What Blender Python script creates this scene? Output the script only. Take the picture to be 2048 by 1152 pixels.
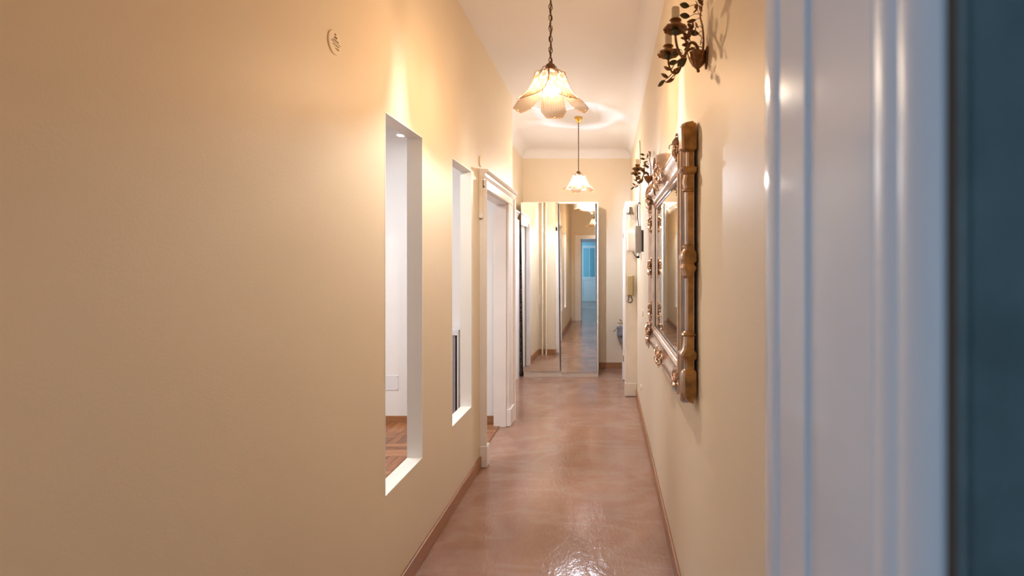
import bpy, bmesh, math, random
from mathutils import Vector, Matrix
random.seed(7)
PI = math.pi
S = bpy.context.scene
C = S.collection
for o in list(bpy.data.objects):
    bpy.data.objects.remove(o)

# ------------------------------------------------------------------ camera, world, lights, exposure
cam_d = bpy.data.cameras.new('camera')
cam = bpy.data.objects.new('camera', cam_d); C.objects.link(cam)
cam.location = (0, 0, 1.5); cam.rotation_euler = (PI/2, 0, 0)
cam_d.sensor_width = 36; cam_d.lens = 36*1000/2048
cam_d.shift_x = -(1215-1024)/2048; cam_d.shift_y = (530-576)/2048
cam_d.clip_start = 0.01; cam_d.clip_end = 60
cam_d.dof.use_dof = True; cam_d.dof.focus_distance = 3.3; cam_d.dof.aperture_fstop = 3.2
S.camera = cam

w = bpy.data.worlds.new('sky'); S.world = w; w.use_nodes = True
bg = w.node_tree.nodes['Background']; bg.inputs[0].default_value = (0.45, 0.68, 1.0, 1); bg.inputs[1].default_value = 0.6

def area(name, loc, rot, sx, sy, power, color):
    l = bpy.data.lights.new(name, 'AREA'); l.shape = 'RECTANGLE'; l.size = sx; l.size_y = sy
    l.energy = power; l.color = color
    o = bpy.data.objects.new(name, l); C.objects.link(o); o.location = loc; o.rotation_euler = rot
    return o
# daylight entering the windows of the rooms behind the camera, and the ceiling lighting of the side room
area('window_daylight', (-2.36, -1.3, 1.6), (0, -PI/2, 0), 1.3, 1.1, 20, (0.52, 0.74, 1.0))
area('rear_window_daylight', (-2.36, -4.2, 1.6), (0, -PI/2, 0), 1.3, 1.1, 40, (0.50, 0.80, 1.0))
area('side_room_ceiling_lighting', (-2.3, 3.0, 2.70), (0, 0, 0), 0.9, 1.2, 44, (0.93, 0.96, 1.0))

BULB_1 = 3100.0
BULB_2 = 8600.0
S.view_settings.view_transform = 'Standard'; S.view_settings.look = 'None'
S.view_settings.exposure = 0.27; S.view_settings.gamma = 1.0
S.view_settings.use_curve_mapping = False
S.cycles.use_denoising = True
S.cycles.max_bounces = 14; S.cycles.diffuse_bounces = 8; S.cycles.glossy_bounces = 6
S.cycles.transmission_bounces = 8; S.cycles.transparent_max_bounces = 24
S.cycles.sample_clamp_indirect = 40.0; S.cycles.blur_glossy = 0.6

# ------------------------------------------------------------------ materials
def new_mat(name):
    m = bpy.data.materials.new(name); m.use_nodes = True
    nt = m.node_tree; b = nt.nodes['Principled BSDF']
    return m, nt, b
def rgba(c): return (c[0], c[1], c[2], 1)
def mat(name, col, rough=0.5, metal=0.0, var=0.08, nscale=6.0, bump=0.0, bscale=200.0, spec=0.5, rvar=0.0, stretch=None):
    m, nt, b = new_mat(name)
    tc = nt.nodes.new('ShaderNodeTexCoord'); mp = nt.nodes.new('ShaderNodeMapping')
    nt.links.new(tc.outputs['Object'], mp.inputs[0])
    if stretch: mp.inputs['Scale'].default_value = stretch
    n = nt.nodes.new('ShaderNodeTexNoise'); n.inputs['Scale'].default_value = nscale; n.inputs['Detail'].default_value = 5
    nt.links.new(mp.outputs[0], n.inputs['Vector'])
    r = nt.nodes.new('ShaderNodeValToRGB')
    r.color_ramp.elements[0].position = 0.3; r.color_ramp.elements[1].position = 0.7
    r.color_ramp.elements[0].color = rgba([max(0, c*(1-var)) for c in col]); r.color_ramp.elements[1].color = rgba([min(1, c*(1+var)) for c in col])
    nt.links.new(n.outputs['Fac'], r.inputs[0]); nt.links.new(r.outputs[0], b.inputs['Base Color'])
    b.inputs['Roughness'].default_value = rough; b.inputs['Metallic'].default_value = metal
    b.inputs['Specular IOR Level'].default_value = spec
    if rvar:
        mr = nt.nodes.new('ShaderNodeMapRange'); mr.inputs[3].default_value = rough-rvar; mr.inputs[4].default_value = rough+rvar
        nt.links.new(n.outputs['Fac'], mr.inputs[0]); nt.links.new(mr.outputs[0], b.inputs['Roughness'])
    if bump:
        n2 = nt.nodes.new('ShaderNodeTexNoise'); n2.inputs['Scale'].default_value = bscale; n2.inputs['Detail'].default_value = 3
        nt.links.new(tc.outputs['Object'], n2.inputs['Vector'])
        bp = nt.nodes.new('ShaderNodeBump'); bp.inputs['Strength'].default_value = bump; bp.inputs['Distance'].default_value = 0.004
        nt.links.new(n2.outputs['Fac'], bp.inputs['Height']); nt.links.new(bp.outputs[0], b.inputs['Normal'])
    return m

M = {}
M['wall'] = mat('yellow_wall_paint', (0.705, 0.605, 0.46), 0.5, var=0.025, nscale=1.2, bump=0.10, bscale=160, spec=0.35)
M['white_wall'] = mat('white_wall_paint', (0.80, 0.78, 0.76), 0.6, var=0.02, nscale=2, bump=0.06, bscale=160)
M['ceiling'] = mat('ceiling_paint', (0.72, 0.70, 0.69), 0.75, var=0.02, nscale=1.5, bump=0.05, bscale=90)
M['reveal'] = mat('opening_lining_paint', (0.82, 0.80, 0.76), 0.45, var=0.015, nscale=3, bump=0.04)
M['enamel'] = mat('white_enamel', (0.80, 0.76, 0.74), 0.25, var=0.03, nscale=5, bump=0.06, bscale=60)
M['jamb'] = mat('glossy_white_enamel', (0.74, 0.74, 0.77), 0.13, var=0.02, nscale=4, bump=0.02, bscale=30)
M['door_white'] = mat('pale_door_paint', (0.78, 0.75, 0.74), 0.35, var=0.03, nscale=4)
M['cream_panel'] = mat('cream_painted_panel', (0.74, 0.66, 0.55), 0.45, var=0.05, nscale=7, bump=0.05, bscale=60)
M['teal_wall'] = mat('dark_teal_wallpaper', (0.13, 0.185, 0.195), 0.6, var=0.25, nscale=14, bump=0.2, bscale=120)
M['pale_blue'] = mat('pale_room_paint', (0.72, 0.78, 0.80), 0.6, var=0.03, nscale=2)
M['jamb_satin'] = mat('satin_white_enamel', (0.74, 0.74, 0.77), 0.38, var=0.02, nscale=4)
M['blue_lit'] = mat('blue_lit_wall_paint', (0.36, 0.60, 0.70), 0.6, var=0.03, nscale=2)  # blue light of the farthest rear room put into the wall colour
M['dark'] = mat('dark_shadow_gap', (0.02, 0.02, 0.02), 0.7)
M['pipe'] = mat('cream_pipe_paint', (0.80, 0.70, 0.54), 0.35)
M['board'] = mat('laminate_white', (0.80, 0.76, 0.71), 0.3, var=0.015)
M['brass'] = mat('polished_brass', (0.78, 0.52, 0.16), 0.25, 1.0, var=0.12, nscale=40)
M['bronze'] = mat('brown_bronze', (0.20, 0.11, 0.06), 0.4, 0.7, var=0.3, nscale=60)
M['gilt'] = mat('aged_gilt_iron', (0.23, 0.105, 0.032), 0.42, 0.5, var=0.45, nscale=45)
M['leaf_green'] = mat('dark_green_metal_leaf', (0.07, 0.06, 0.025), 0.45, 0.4, var=0.4, nscale=50)
M['leaf_brown'] = mat('brown_metal_leaf', (0.17, 0.07, 0.025), 0.42, 0.5, var=0.4, nscale=50)
M['sleeve'] = mat('candle_sleeve', (0.72, 0.66, 0.54), 0.6, var=0.05)
M['silver_gilt'] = mat('rose_silver_gilding', (0.70, 0.53, 0.42), 0.25, 0.92, var=0.25, nscale=40, bump=0.10, bscale=80, rvar=0.1)
M['silver_rail'] = mat('rose_silver_moulding', (0.60, 0.47, 0.39), 0.25, 0.92, var=0.14, nscale=14, bump=0.06, bscale=60, rvar=0.06)
M['antique_gold'] = mat('antique_gold_wood', (0.42, 0.215, 0.055), 0.38, 0.35, var=0.45, nscale=22, bump=0.2, bscale=70, rvar=0.12)
M['grey_metal'] = mat('grey_metal_box', (0.40, 0.385, 0.375), 0.5, 0.1, var=0.06, nscale=30)
M['slate'] = mat('slate_grey_plastic', (0.20, 0.21, 0.25), 0.5, var=0.1, nscale=20)
M['black'] = mat('black_plastic', (0.015, 0.014, 0.014), 0.4)
M['cream_plastic'] = mat('cream_plastic', (0.78, 0.70, 0.60), 0.4, var=0.03)
M['olive_plastic'] = mat('yellowed_plastic', (0.50, 0.40, 0.22), 0.4, var=0.04)
M['olive_shaded'] = mat('yellowed_plastic_shaded', (0.40, 0.31, 0.17), 0.4, var=0.04)  # darker copy of the yellowed plastic, shade put into the colour
M['bell'] = mat('old_brass_bell', (0.085, 0.055, 0.03), 0.35, 0.25, var=0.2, nscale=40)
M['plate'] = mat('white_plastic_plate', (0.74, 0.74, 0.76), 0.4, var=0.02)
M['steel'] = mat('steel_screw', (0.35, 0.34, 0.33), 0.35, 1.0)
M['stem_green'] = mat('yellow_green_leaf', (0.42, 0.36, 0.06), 0.5, var=0.2, nscale=30)
M['twig'] = mat('red_brown_twig', (0.22, 0.08, 0.04), 0.6)
M['wire'] = mat('white_wire', (0.85, 0.80, 0.72), 0.3, 0.3)
M['cord'] = mat('brown_cord', (0.09, 0.05, 0.03), 0.6)
M['rim'] = mat('copper_edge', (0.30, 0.13, 0.05), 0.35, 0.6)
M['plaque_dark'] = mat('printed_dark_ink', (0.24, 0.13, 0.11), 0.6)
M['plaque_red'] = mat('printed_red_ink', (0.45, 0.06, 0.06), 0.6)
M['cover_cream'] = mat('glazed_ceramic_plaque', (0.80, 0.68, 0.52), 0.3, var=0.03)

# brown skirting with a straight grain
M['skirting'] = mat('brown_wood_skirting', (0.34, 0.155, 0.068), 0.38, var=0.22, nscale=9, stretch=(30, 1.0, 30))
M['skirting_x'] = mat('brown_wood_skirting_across', (0.34, 0.155, 0.068), 0.38, var=0.22, nscale=9, stretch=(1.0, 30, 30))

# resin floor
def resin():
    m, nt, b = new_mat('trowelled_resin_floor')
    N = nt.nodes.new; L = nt.links.new
    tc = N('ShaderNodeTexCoord'); mp = N('ShaderNodeMapping'); L(tc.outputs['Object'], mp.inputs[0])
    mp.inputs['Scale'].default_value = (1.0, 0.62, 1.0); mp.inputs['Rotation'].default_value = (0, 0, 0.35)
    n = N('ShaderNodeTexNoise'); n.inputs['Scale'].default_value = 2.2; n.inputs['Detail'].default_value = 6; n.inputs['Distortion'].default_value = 1.4
    L(mp.outputs[0], n.inputs['Vector'])
    r = N('ShaderNodeValToRGB'); L(n.outputs['Fac'], r.inputs[0])
    r.color_ramp.elements[0].position = 0.32; r.color_ramp.elements[0].color = (0.285, 0.150, 0.096, 1)
    r.color_ramp.elements[1].position = 0.70; r.color_ramp.elements[1].color = (0.365, 0.208, 0.142, 1)
    # pale trowel streaks
    w1 = N('ShaderNodeTexNoise'); w1.inputs['Scale'].default_value = 1.7; w1.inputs['Detail'].default_value = 7; w1.inputs['Distortion'].default_value = 0.7
    mp2 = N('ShaderNodeMapping'); mp2.inputs['Scale'].default_value = (0.75, 1.7, 1); mp2.inputs['Rotation'].default_value = (0, 0, -0.25)
    L(tc.outputs['Object'], mp2.inputs[0]); L(mp2.outputs[0], w1.inputs['Vector'])
    sub = N('ShaderNodeMath'); sub.operation = 'SUBTRACT'; sub.inputs[1].default_value = 0.5; L(w1.outputs['Fac'], sub.inputs[0])
    ab = N('ShaderNodeMath'); ab.operation = 'ABSOLUTE'; L(sub.outputs[0], ab.inputs[0])
    mr = N('ShaderNodeMapRange'); mr.inputs[1].default_value = 0.0; mr.inputs[2].default_value = 0.07; mr.inputs[3].default_value = 0.42; mr.inputs[4].default_value = 0.0
    L(ab.outputs[0], mr.inputs[0])
    mu = N('ShaderNodeMath'); mu.operation = 'MULTIPLY'; L(mr.outputs[0], mu.inputs[0]); L(n.outputs['Fac'], mu.inputs[1])
    mx = N('ShaderNodeMix'); mx.data_type = 'RGBA'; L(mu.outputs[0], mx.inputs['Factor']); L(r.outputs[0], mx.inputs['A'])
    mx.inputs['B'].default_value = (0.46, 0.35, 0.29, 1)
    L(mx.outputs['Result'], b.inputs['Base Color'])
    rr = N('ShaderNodeMapRange'); rr.inputs[3].default_value = 0.07; rr.inputs[4].default_value = 0.20; L(n.outputs['Fac'], rr.inputs[0]); L(rr.outputs[0], b.inputs['Roughness'])
    b.inputs['Specular IOR Level'].default_value = 0.55
    n3 = N('ShaderNodeTexNoise'); n3.inputs['Scale'].default_value = 16; n3.inputs['Detail'].default_value = 4; n3.inputs['Distortion'].default_value = 1.5
    mp3 = N('ShaderNodeMapping'); mp3.inputs['Scale'].default_value = (1.0, 0.55, 1); L(tc.outputs['Object'], mp3.inputs[0]); L(mp3.outputs[0], n3.inputs['Vector'])
    bp = N('ShaderNodeBump'); bp.inputs['Strength'].default_value = 0.22; bp.inputs['Distance'].default_value = 0.008
    n4 = N('ShaderNodeTexNoise'); n4.inputs['Scale'].default_value = 48; n4.inputs['Detail'].default_value = 3; n4.inputs['Distortion'].default_value = 0.8
    mp4 = N('ShaderNodeMapping'); mp4.inputs['Scale'].default_value = (1.0, 0.5, 1); mp4.inputs['Rotation'].default_value = (0, 0, 0.5); L(tc.outputs['Object'], mp4.inputs[0]); L(mp4.outputs[0], n4.inputs['Vector'])
    bp2 = N('ShaderNodeBump'); bp2.inputs['Strength'].default_value = 0.8; bp2.inputs['Distance'].default_value = 0.0013
    L(n4.outputs['Fac'], bp2.inputs['Height']); L(bp.outputs[0], bp2.inputs['Normal'])
    L(n3.outputs['Fac'], bp.inputs['Height']); L(bp2.outputs[0], b.inputs['Normal'])
    return m
M['resin'] = resin()

def parquet_mat(name, a, bcol, sx):
    m = mat(name, a, 0.28, var=0.3, nscale=8, stretch=sx)
    return m
M['oak'] = [mat('parquet_a', (0.29, 0.115, 0.045), 0.26, var=0.3, nscale=8, stretch=(12, 1, 1)),
            mat('parquet_b', (0.37, 0.16, 0.068), 0.26, var=0.3, nscale=8, stretch=(12, 1, 1)),
            mat('parquet_c', (0.21, 0.08, 0.032), 0.26, var=0.3, nscale=8, stretch=(12, 1, 1))]

def mirror_mat(name, col, rough):
    m, nt, b = new_mat(name)
    b.inputs['Metallic'].default_value = 1.0; b.inputs['Roughness'].default_value = rough
    tc = nt.nodes.new('ShaderNodeTexCoord'); n = nt.nodes.new('ShaderNodeTexNoise'); n.inputs['Scale'].default_value = 1.5
    nt.links.new(tc.outputs['Object'], n.inputs['Vector'])
    r = nt.nodes.new('ShaderNodeValToRGB'); r.color_ramp.elements[0].color = rgba([c*0.985 for c in col]); r.color_ramp.elements[1].color = rgba(col)
    nt.links.new(n.outputs['Fac'], r.inputs[0]); nt.links.new(r.outputs[0], b.inputs['Base Color'])
    return m
M['mirror'] = mirror_mat('silvered_mirror', (0.86, 0.86, 0.83), 0.0)
M['old_mirror'] = mirror_mat('aged_mirror', (0.74, 0.72, 0.64), 0.03)

def petal_mat(tint, seed):
    m = bpy.data.materials.new('amber_frosted_glass'); m.use_nodes = True
    nt = m.node_tree; nt.nodes.clear(); N = nt.nodes.new; L = nt.links.new
    out = N('ShaderNodeOutputMaterial')
    uv = N('ShaderNodeTexCoord')
    sep = N('ShaderNodeSeparateXYZ'); L(uv.outputs['UV'], sep.inputs[0])
    mp = N('ShaderNodeMapping'); mp.inputs['Scale'].default_value = (5.2, 7.8, 1); L(uv.outputs['UV'], mp.inputs[0])
    mp.inputs['Rotation'].default_value = (0, 0, 0.0)
    # diamond cut facets: checker crossed with its diagonal
    mpr = N('ShaderNodeMapping'); mpr.inputs['Rotation'].default_value = (0, 0, PI/4); L(mp.outputs[0], mpr.inputs[0])
    c1 = N('ShaderNodeTexChecker'); c1.inputs['Scale'].default_value = 1.0; L(mpr.outputs[0], c1.inputs['Vector'])
    c2 = N('ShaderNodeTexChecker'); c2.inputs['Scale'].default_value = 1.0; L(mp.outputs[0], c2.inputs['Vector'])
    av = N('ShaderNodeMath'); av.operation = 'MULTIPLY'; L(c1.outputs['Fac'], av.inputs[0]); L(c2.outputs['Fac'], av.inputs[1])
    # fine vertical flutes lower down
    fl = N('ShaderNodeTexWave'); fl.inputs['Scale'].default_value = 3.2; fl.bands_direction = 'X'; L(uv.outputs['UV'], fl.inputs['Vector'])
    top = N('ShaderNodeMapRange'); top.inputs[1].default_value = 0.50; top.inputs[2].default_value = 0.56; top.inputs[3].default_value = 1; top.inputs[4].default_value = 0
    L(sep.outputs['Y'], top.inputs[0])
    flm = N('ShaderNodeMath'); flm.operation = 'MULTIPLY'; flm.inputs[1].default_value = 0.35; L(fl.outputs['Fac'], flm.inputs[0])
    pat = N('ShaderNodeMix'); L(top.outputs[0], pat.inputs['Factor']); L(flm.outputs[0], pat.inputs['A']); L(av.outputs[0], pat.inputs['B'])
    tcol = N('ShaderNodeMix'); tcol.data_type = 'RGBA'; L(pat.outputs[0], tcol.inputs['Factor'])
    tcol.inputs['A'].default_value = rgba(tint); tcol.inputs['B'].default_value = rgba([min(1, t**0.55) for t in tint])
    tr = N('ShaderNodeBsdfTransparent'); L(tcol.outputs['Result'], tr.inputs[0])
    tl = N('ShaderNodeBsdfTranslucent'); L(tcol.outputs['Result'], tl.inputs[0])
    df = N('ShaderNodeBsdfDiffuse'); df.inputs[0].default_value = rgba([0.85, 0.66, 0.46])
    gl = N('ShaderNodeBsdfGlossy'); gl.inputs['Roughness'].default_value = 0.15
    m1 = N('ShaderNodeMixShader'); m1.inputs[0].default_value = 0.42; L(tl.outputs[0], m1.inputs[1]); L(df.outputs[0], m1.inputs[2])
    fac = N('ShaderNodeMapRange'); fac.inputs[3].default_value = 0.020; fac.inputs[4].default_value = 0.06; L(pat.outputs[0], fac.inputs[0])
    m2 = N('ShaderNodeMixShader'); L(fac.outputs[0], m2.inputs[0]); L(tr.outputs[0], m2.inputs[1]); L(m1.outputs[0], m2.inputs[2])
    m3 = N('ShaderNodeMixShader'); m3.inputs[0].default_value = 0.05; L(m2.outputs[0], m3.inputs[1]); L(gl.outputs[0], m3.inputs[2])
    L(m3.outputs[0], out.inputs[0])
    return m
M['petal'] = petal_mat((0.75, 0.64, 0.52), 1)

def emit_mat(name, col, strength):
    m = bpy.data.materials.new(name); m.use_nodes = True
    nt = m.node_tree; nt.nodes.clear()
    out = nt.nodes.new('ShaderNodeOutputMaterial'); e = nt.nodes.new('ShaderNodeEmission')
    e.inputs[0].default_value = rgba(col); e.inputs[1].default_value = strength
    nt.links.new(e.outputs[0], out.inputs[0]); return m
M['bulb1'] = emit_mat('warm_white_bulb', (1.0, 0.87, 0.72), BULB_1)
M['bulb2'] = emit_mat('neutral_white_bulb', (0.74, 0.83, 1.0), BULB_2)
M['spot_glow'] = emit_mat('spotlight_lens', (1, 1, 1), 25)

def glass_mat(name, col, fac):
    m = bpy.data.materials.new(name); m.use_nodes = True
    nt = m.node_tree; nt.nodes.clear(); N = nt.nodes.new
    out = N('ShaderNodeOutputMaterial'); t = N('ShaderNodeBsdfTransparent'); t.inputs[0].default_value = rgba(col)
    g = N('ShaderNodeBsdfGlossy'); g.inputs['Roughness'].default_value = 0.05
    x = N('ShaderNodeMixShader'); x.inputs[0].default_value = fac
    nt.links.new(t.outputs[0], x.inputs[1]); nt.links.new(g.outputs[0], x.inputs[2]); nt.links.new(x.outputs[0], out.inputs[0]); return m
M['pane'] = glass_mat('window_glass', (0.85, 0.95, 0.97), 0.08)
M['film'] = glass_mat('crinkled_clear_film', (0.97, 0.97, 0.97), 0.30)

def lattice_mat():
    m, nt, b = new_mat('dark_lattice_fabric'); N = nt.nodes.new; L = nt.links.new
    tc = N('ShaderNodeTexCoord'); v = N('ShaderNodeTexVoronoi'); v.feature = 'DISTANCE_TO_EDGE'; v.inputs['Scale'].default_value = 34
    L(tc.outputs['Object'], v.inputs['Vector'])
    r = N('ShaderNodeValToRGB'); r.color_ramp.elements[0].position = 0.04; r.color_ramp.elements[0].color = (0.30, 0.25, 0.22, 1)
    r.color_ramp.elements[1].position = 0.16; r.color_ramp.elements[1].color = (0.025, 0.022, 0.022, 1)
    L(v.outputs['Distance'], r.inputs[0]); L(r.outputs[0], b.inputs['Base Color']); b.inputs['Roughness'].default_value = 0.8
    return m
M['lattice'] = lattice_mat()

# ------------------------------------------------------------------ mesh helpers
class MB:
    def __init__(s): s.v = []; s.f = []; s.uv = None
    def box(s, x0, x1, y0, y1, z0, z1):
        b = len(s.v)
        s.v += [(x0,y0,z0),(x1,y0,z0),(x1,y1,z0),(x0,y1,z0),(x0,y0,z1),(x1,y0,z1),(x1,y1,z1),(x0,y1,z1)]
        s.f += [tuple(b+i for i in q) for q in ((0,3,2,1),(4,5,6,7),(0,1,5,4),(1,2,6,5),(2,3,7,6),(3,0,4,7))]
        return s
    def loft(s, rings, closed=True, caps=True):
        b = len(s.v); n = len(rings[0])
        for r in rings: s.v += [tuple(p) for p in r]
        for i in range(len(rings)-1):
            for j in range(n if closed else n-1):
                k = (j+1) % n
                s.f.append((b+i*n+j, b+i*n+k, b+(i+1)*n+k, b+(i+1)*n+j))
        if caps and closed:
            s.f.append(tuple(b+j for j in reversed(range(n))))
            s.f.append(tuple(b+(len(rings)-1)*n+j for j in range(n)))
        return s
    def tube(s, pts, rad, n=8, caps=True):
        pts = [Vector(p) for p in pts]
        if not isinstance(rad, (list, tuple)): rad = [rad]*len(pts)
        rings = []; up = None
        for i, p in enumerate(pts):
            d = (pts[min(i+1, len(pts)-1)] - pts[max(i-1, 0)])
            if d.length < 1e-9: d = Vector((0,0,1))
            d.normalize()
            if up is None:
                up = Vector((0,0,1)) if abs(d.z) < 0.9 else Vector((1,0,0))
            a = d.cross(up)
            if a.length < 1e-6: a = d.cross(Vector((0,1,0.3)))
            a.normalize(); c = a.cross(d).normalized(); up = c
            rings.append([p + (a*math.cos(2*PI*k/n) + c*math.sin(2*PI*k/n))*rad[i] for k in range(n)])
        return s.loft(rings, True, caps)
    def lathe(s, prof, c=(0,0,0), n=20, axis='z', flute=0.0, nf=0):
        rings = []
        for r, h in prof:
            ring = []
            for k in range(n):
                a = 2*PI*k/n; rr = max(r, 1e-4)
                if flute: rr *= 1 + flute*math.cos(nf*a)
                x, y = rr*math.cos(a), rr*math.sin(a)
                p = {'z': (x, y, h), 'x': (h, x, y), 'y': (x, h, y)}[axis]
                ring.append((c[0]+p[0], c[1]+p[1], c[2]+p[2]))
            rings.append(ring)
        return s.loft(rings)
    def sphere(s, c, r, n=12, m=8, sc=(1,1,1)):
        return s.lathe_s(c, r, n, m, sc)
    def lathe_s(s, c, r, n, m, sc):
        rings = []
        for i in range(m+1):
            t = -PI/2 + PI*i/m
            rr = max(math.cos(t)*r, r*0.02)
            rings.append([(c[0]+rr*math.cos(2*PI*k/n)*sc[0], c[1]+rr*math.sin(2*PI*k/n)*sc[1], c[2]+math.sin(t)*r*sc[2]) for k in range(n)])
        return s.loft(rings)
    def prism(s, poly, a0, a1, axis='z'):
        def P(u, v, t): return {'z': (u, v, t), 'x': (t, u, v), 'y': (u, t, v)}[axis]
        return s.loft([[P(u, v, a0) for u, v in poly], [P(u, v, a1) for u, v in poly]])
    def build(s, name, m, parent=None, smooth=False, bevel=0.0, local=False, seg=2):
        me = bpy.data.meshes.new(name); me.from_pydata(s.v, [], s.f); me.update()
        bm = bmesh.new(); bm.from_mesh(me); bmesh.ops.recalc_face_normals(bm, faces=bm.faces); bm.to_mesh(me); bm.free()
        o = bpy.data.objects.new(name, me); C.objects.link(o)
        if isinstance(m, str): m = M[m]
        me.materials.append(m)
        if smooth:
            me.polygons.foreach_set('use_smooth', [True]*len(me.polygons))
            try: me.set_sharp_from_angle(angle=math.radians(42))
            except Exception: pass
        if bevel:
            bv = o.modifiers.new('bevel', 'BEVEL'); bv.width = bevel; bv.segments = seg; bv.limit_method = 'ANGLE'; bv.angle_limit = 0.7
        if parent is not None:
            o.parent = parent
            if not local and parent.parent is None and parent.type == 'EMPTY':
                o.matrix_parent_inverse = Matrix.Translation(-Vector(parent.location))
        return o
def tag(o, label=None, cat=None, group=None, kind=None):
    if label: o['label'] = label
    if cat: o['category'] = cat
    if group: o['group'] = group
    if kind: o['kind'] = kind
    return o
def thing(name, label, cat, loc=(0,0,0), group=None, rz=0.0):
    o = bpy.data.objects.new(name, None); C.objects.link(o); o.location = loc; o.rotation_euler = (0,0,rz)
    o.empty_display_size = 0.05
    return tag(o, label, cat, group)
def struct(name, mb, m, label, parent=None, **k):
    o = mb.build(name, m, parent, **k)
    if parent is None: tag(o, label, name.split('_')[0], kind='structure')
    return o
def sgroup(name, label, cat, loc=(0,0,0)):
    o = thing(name, label, cat, loc); o['kind'] = 'structure'; return o
def copy_tree(o, parent=None):
    c = o.copy(); C.objects.link(c); c.parent = parent
    for ch in list(o.children): copy_tree(ch, c)
    return c
def B(*a): return MB().box(*a)
def bez(p, n=16):
    # Catmull-Rom through points
    P = [Vector(q) for q in p]; P = [P[0]*2-P[1]] + P + [P[-1]*2-P[-2]]
    out = []
    for i in range(1, len(P)-2):
        for k in range(n):
            t = k/n; a, b, c, d = P[i-1], P[i], P[i+1], P[i+2]
            out.append(0.5*((2*b) + (c-a)*t + (2*a-5*b+4*c-d)*t*t + (3*b-a-3*c+d)*t**3))
    out.append(P[-2]); return out

XL, XR, XL2 = -0.945, 0.336, -1.23     # corridor walls
YE, YF = 4.97, 7.27                    # end of the left wall, far wall
HC = 3.17                              # ceiling
TW = 0.075                             # partition thickness
ZB, ZT = 0.513, 2.152                  # wall openings
OP = [(2.123, 2.553), (3.038, 3.472)]
DY0, DY1, DZ = 3.77, 4.64, 2.07        # doorway to the side room

# ------------------------------------------------------------------ shell
struct('floor', B(-3.4, 2.0, -6.0, 7.4, -0.1, 0), 'resin', 'glossy pinkish brown trowelled resin floor running down the corridor')
wl = MB()
ys = [0.55, OP[0][0], OP[0][1], OP[1][0], OP[1][1], DY0, DY1, YE]
x0, x1 = XL-TW, XL
for i in range(len(ys)-1):
    a, b = ys[i], ys[i+1]
    if i in (1, 3): wl.box(x0, x1, a, b, 0, ZB).box(x0, x1, a, b, ZT, HC)
    elif i == 5: wl.box(x0, x1, a, b, DZ, HC)
    else: wl.box(x0, x1, a, b, 0, HC)
struct('wall_left', wl, 'wall', 'yellow left corridor wall pierced by two tall narrow openings')
struct('wall_right', B(XR, XR+0.15, 0.55, YF+0.15, 0, HC+0.05), 'wall', 'long yellow right corridor wall carrying the gilt mirror')
struct('wall_far', B(XL2-0.1, XR, YF, YF+0.15, 0, HC+0.05), 'wall', 'yellow end wall behind the mirrored wardrobe')
struct('wall_far_left', MB().box(XL2-0.12, XL2, YE-0.22, 5.93, 0, HC).box(XL2-0.12, XL2, 6.57, YF, 0, HC).box(XL2-0.12, XL2, 5.93, 6.57, 2.07, HC), 'wall', 'short yellow wall beside the mirrored wardrobe with a white door')
struct('wall_return', B(XL2, XL-TW, YE-0.02, YE, 0, HC), 'wall', 'short yellow return wall where the corridor widens')
struct('ceiling', B(-1.5, 0.5, 0.262, 7.45, HC, HC+0.1), 'ceiling', 'white plaster corridor ceiling above the two pendant lamps')
R = 0.12
def cove(a, b, axis):
    mb = MB(); rings = []
    arc = [(R - R*math.cos(t), -R + R*math.sin(t)) for t in [PI/2*i/8 for i in range(9)]]   # (out from wall, up)
    prof = arc + [(0.0, 0.0)]
    for t in (a, b):
        ring = []
        for d, h in prof:
            ring.append((XR-d, t, HC+h) if axis == 'right' else (t, YF-d, HC+h) if axis == 'far' else (XL2+d, t, HC+h))
        rings.append(ring)
    return mb.loft(rings)
struct('trim_1', cove(0.55, YF, 'right'), 'ceiling', 'white plaster cove along the right ceiling edge', smooth=True)
struct('trim_2', cove(XL2, XR, 'far'), 'ceiling', 'white plaster cove along the end wall ceiling edge', smooth=True)
struct('trim_3', cove(YE, YF, 'left'), 'ceiling', 'white plaster cove above the far white door', smooth=True)

# skirtings
def skirt(name, x0, x1, y0, y1, label, m='skirting', h=0.085):
    struct(name, B(x0, x1, y0, y1, 0, h), m, label, bevel=0.004)
skirt('baseboard_left', XL, XL+0.014, 0.56, 3.695, 'brown wooden skirting along the left corridor wall')
skirt('baseboard_left_end', XL, XL+0.014, 4.90, YE, 'stub of brown skirting beyond the side doorway', h=0.075)
skirt('baseboard_right', XR-0.014, XR, 0.56, 5.69, 'brown wooden skirting along the right corridor wall')
skirt('baseboard_far', -0.12, XR, YF-0.014, YF, 'dark brown skirting on the end wall right of the wardrobe', 'skirting_x')
skirt('baseboard_return', XL2, XL-0.003, YE, YE+0.014, 'brown skirting under the heating pipes', 'skirting_x')
skirt('baseboard_far_left', XL2, XL2+0.014, YE, 5.84, 'brown skirting between return wall and far white door')

# linings of the two wall openings
for k, (a, b) in enumerate(OP):
    nm = ['nearer', 'farther'][k]
    g = sgroup('window_%d' % (k+1), '%s tall narrow unglazed opening in the left wall with white sill' % nm, 'wall opening', (XL-TW/2, (a+b)/2, ZB))
    e = 0.004; xa, xb = XL-TW-0.001, XL+0.0008
    B(xa, xb, a, b, ZB-0.001, ZB+e).build('sill', 'reveal', g)
    B(xa, xb, a, b, ZT-e, ZT+0.001).build('head', 'reveal', g)
    B(xa, xb, a-0.001, a+e, ZB, ZT).build('jamb', 'reveal', g)
    B(xa, xb, b-e, b+0.001, ZB, ZT).build('jamb', 'reveal', g)

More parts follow.
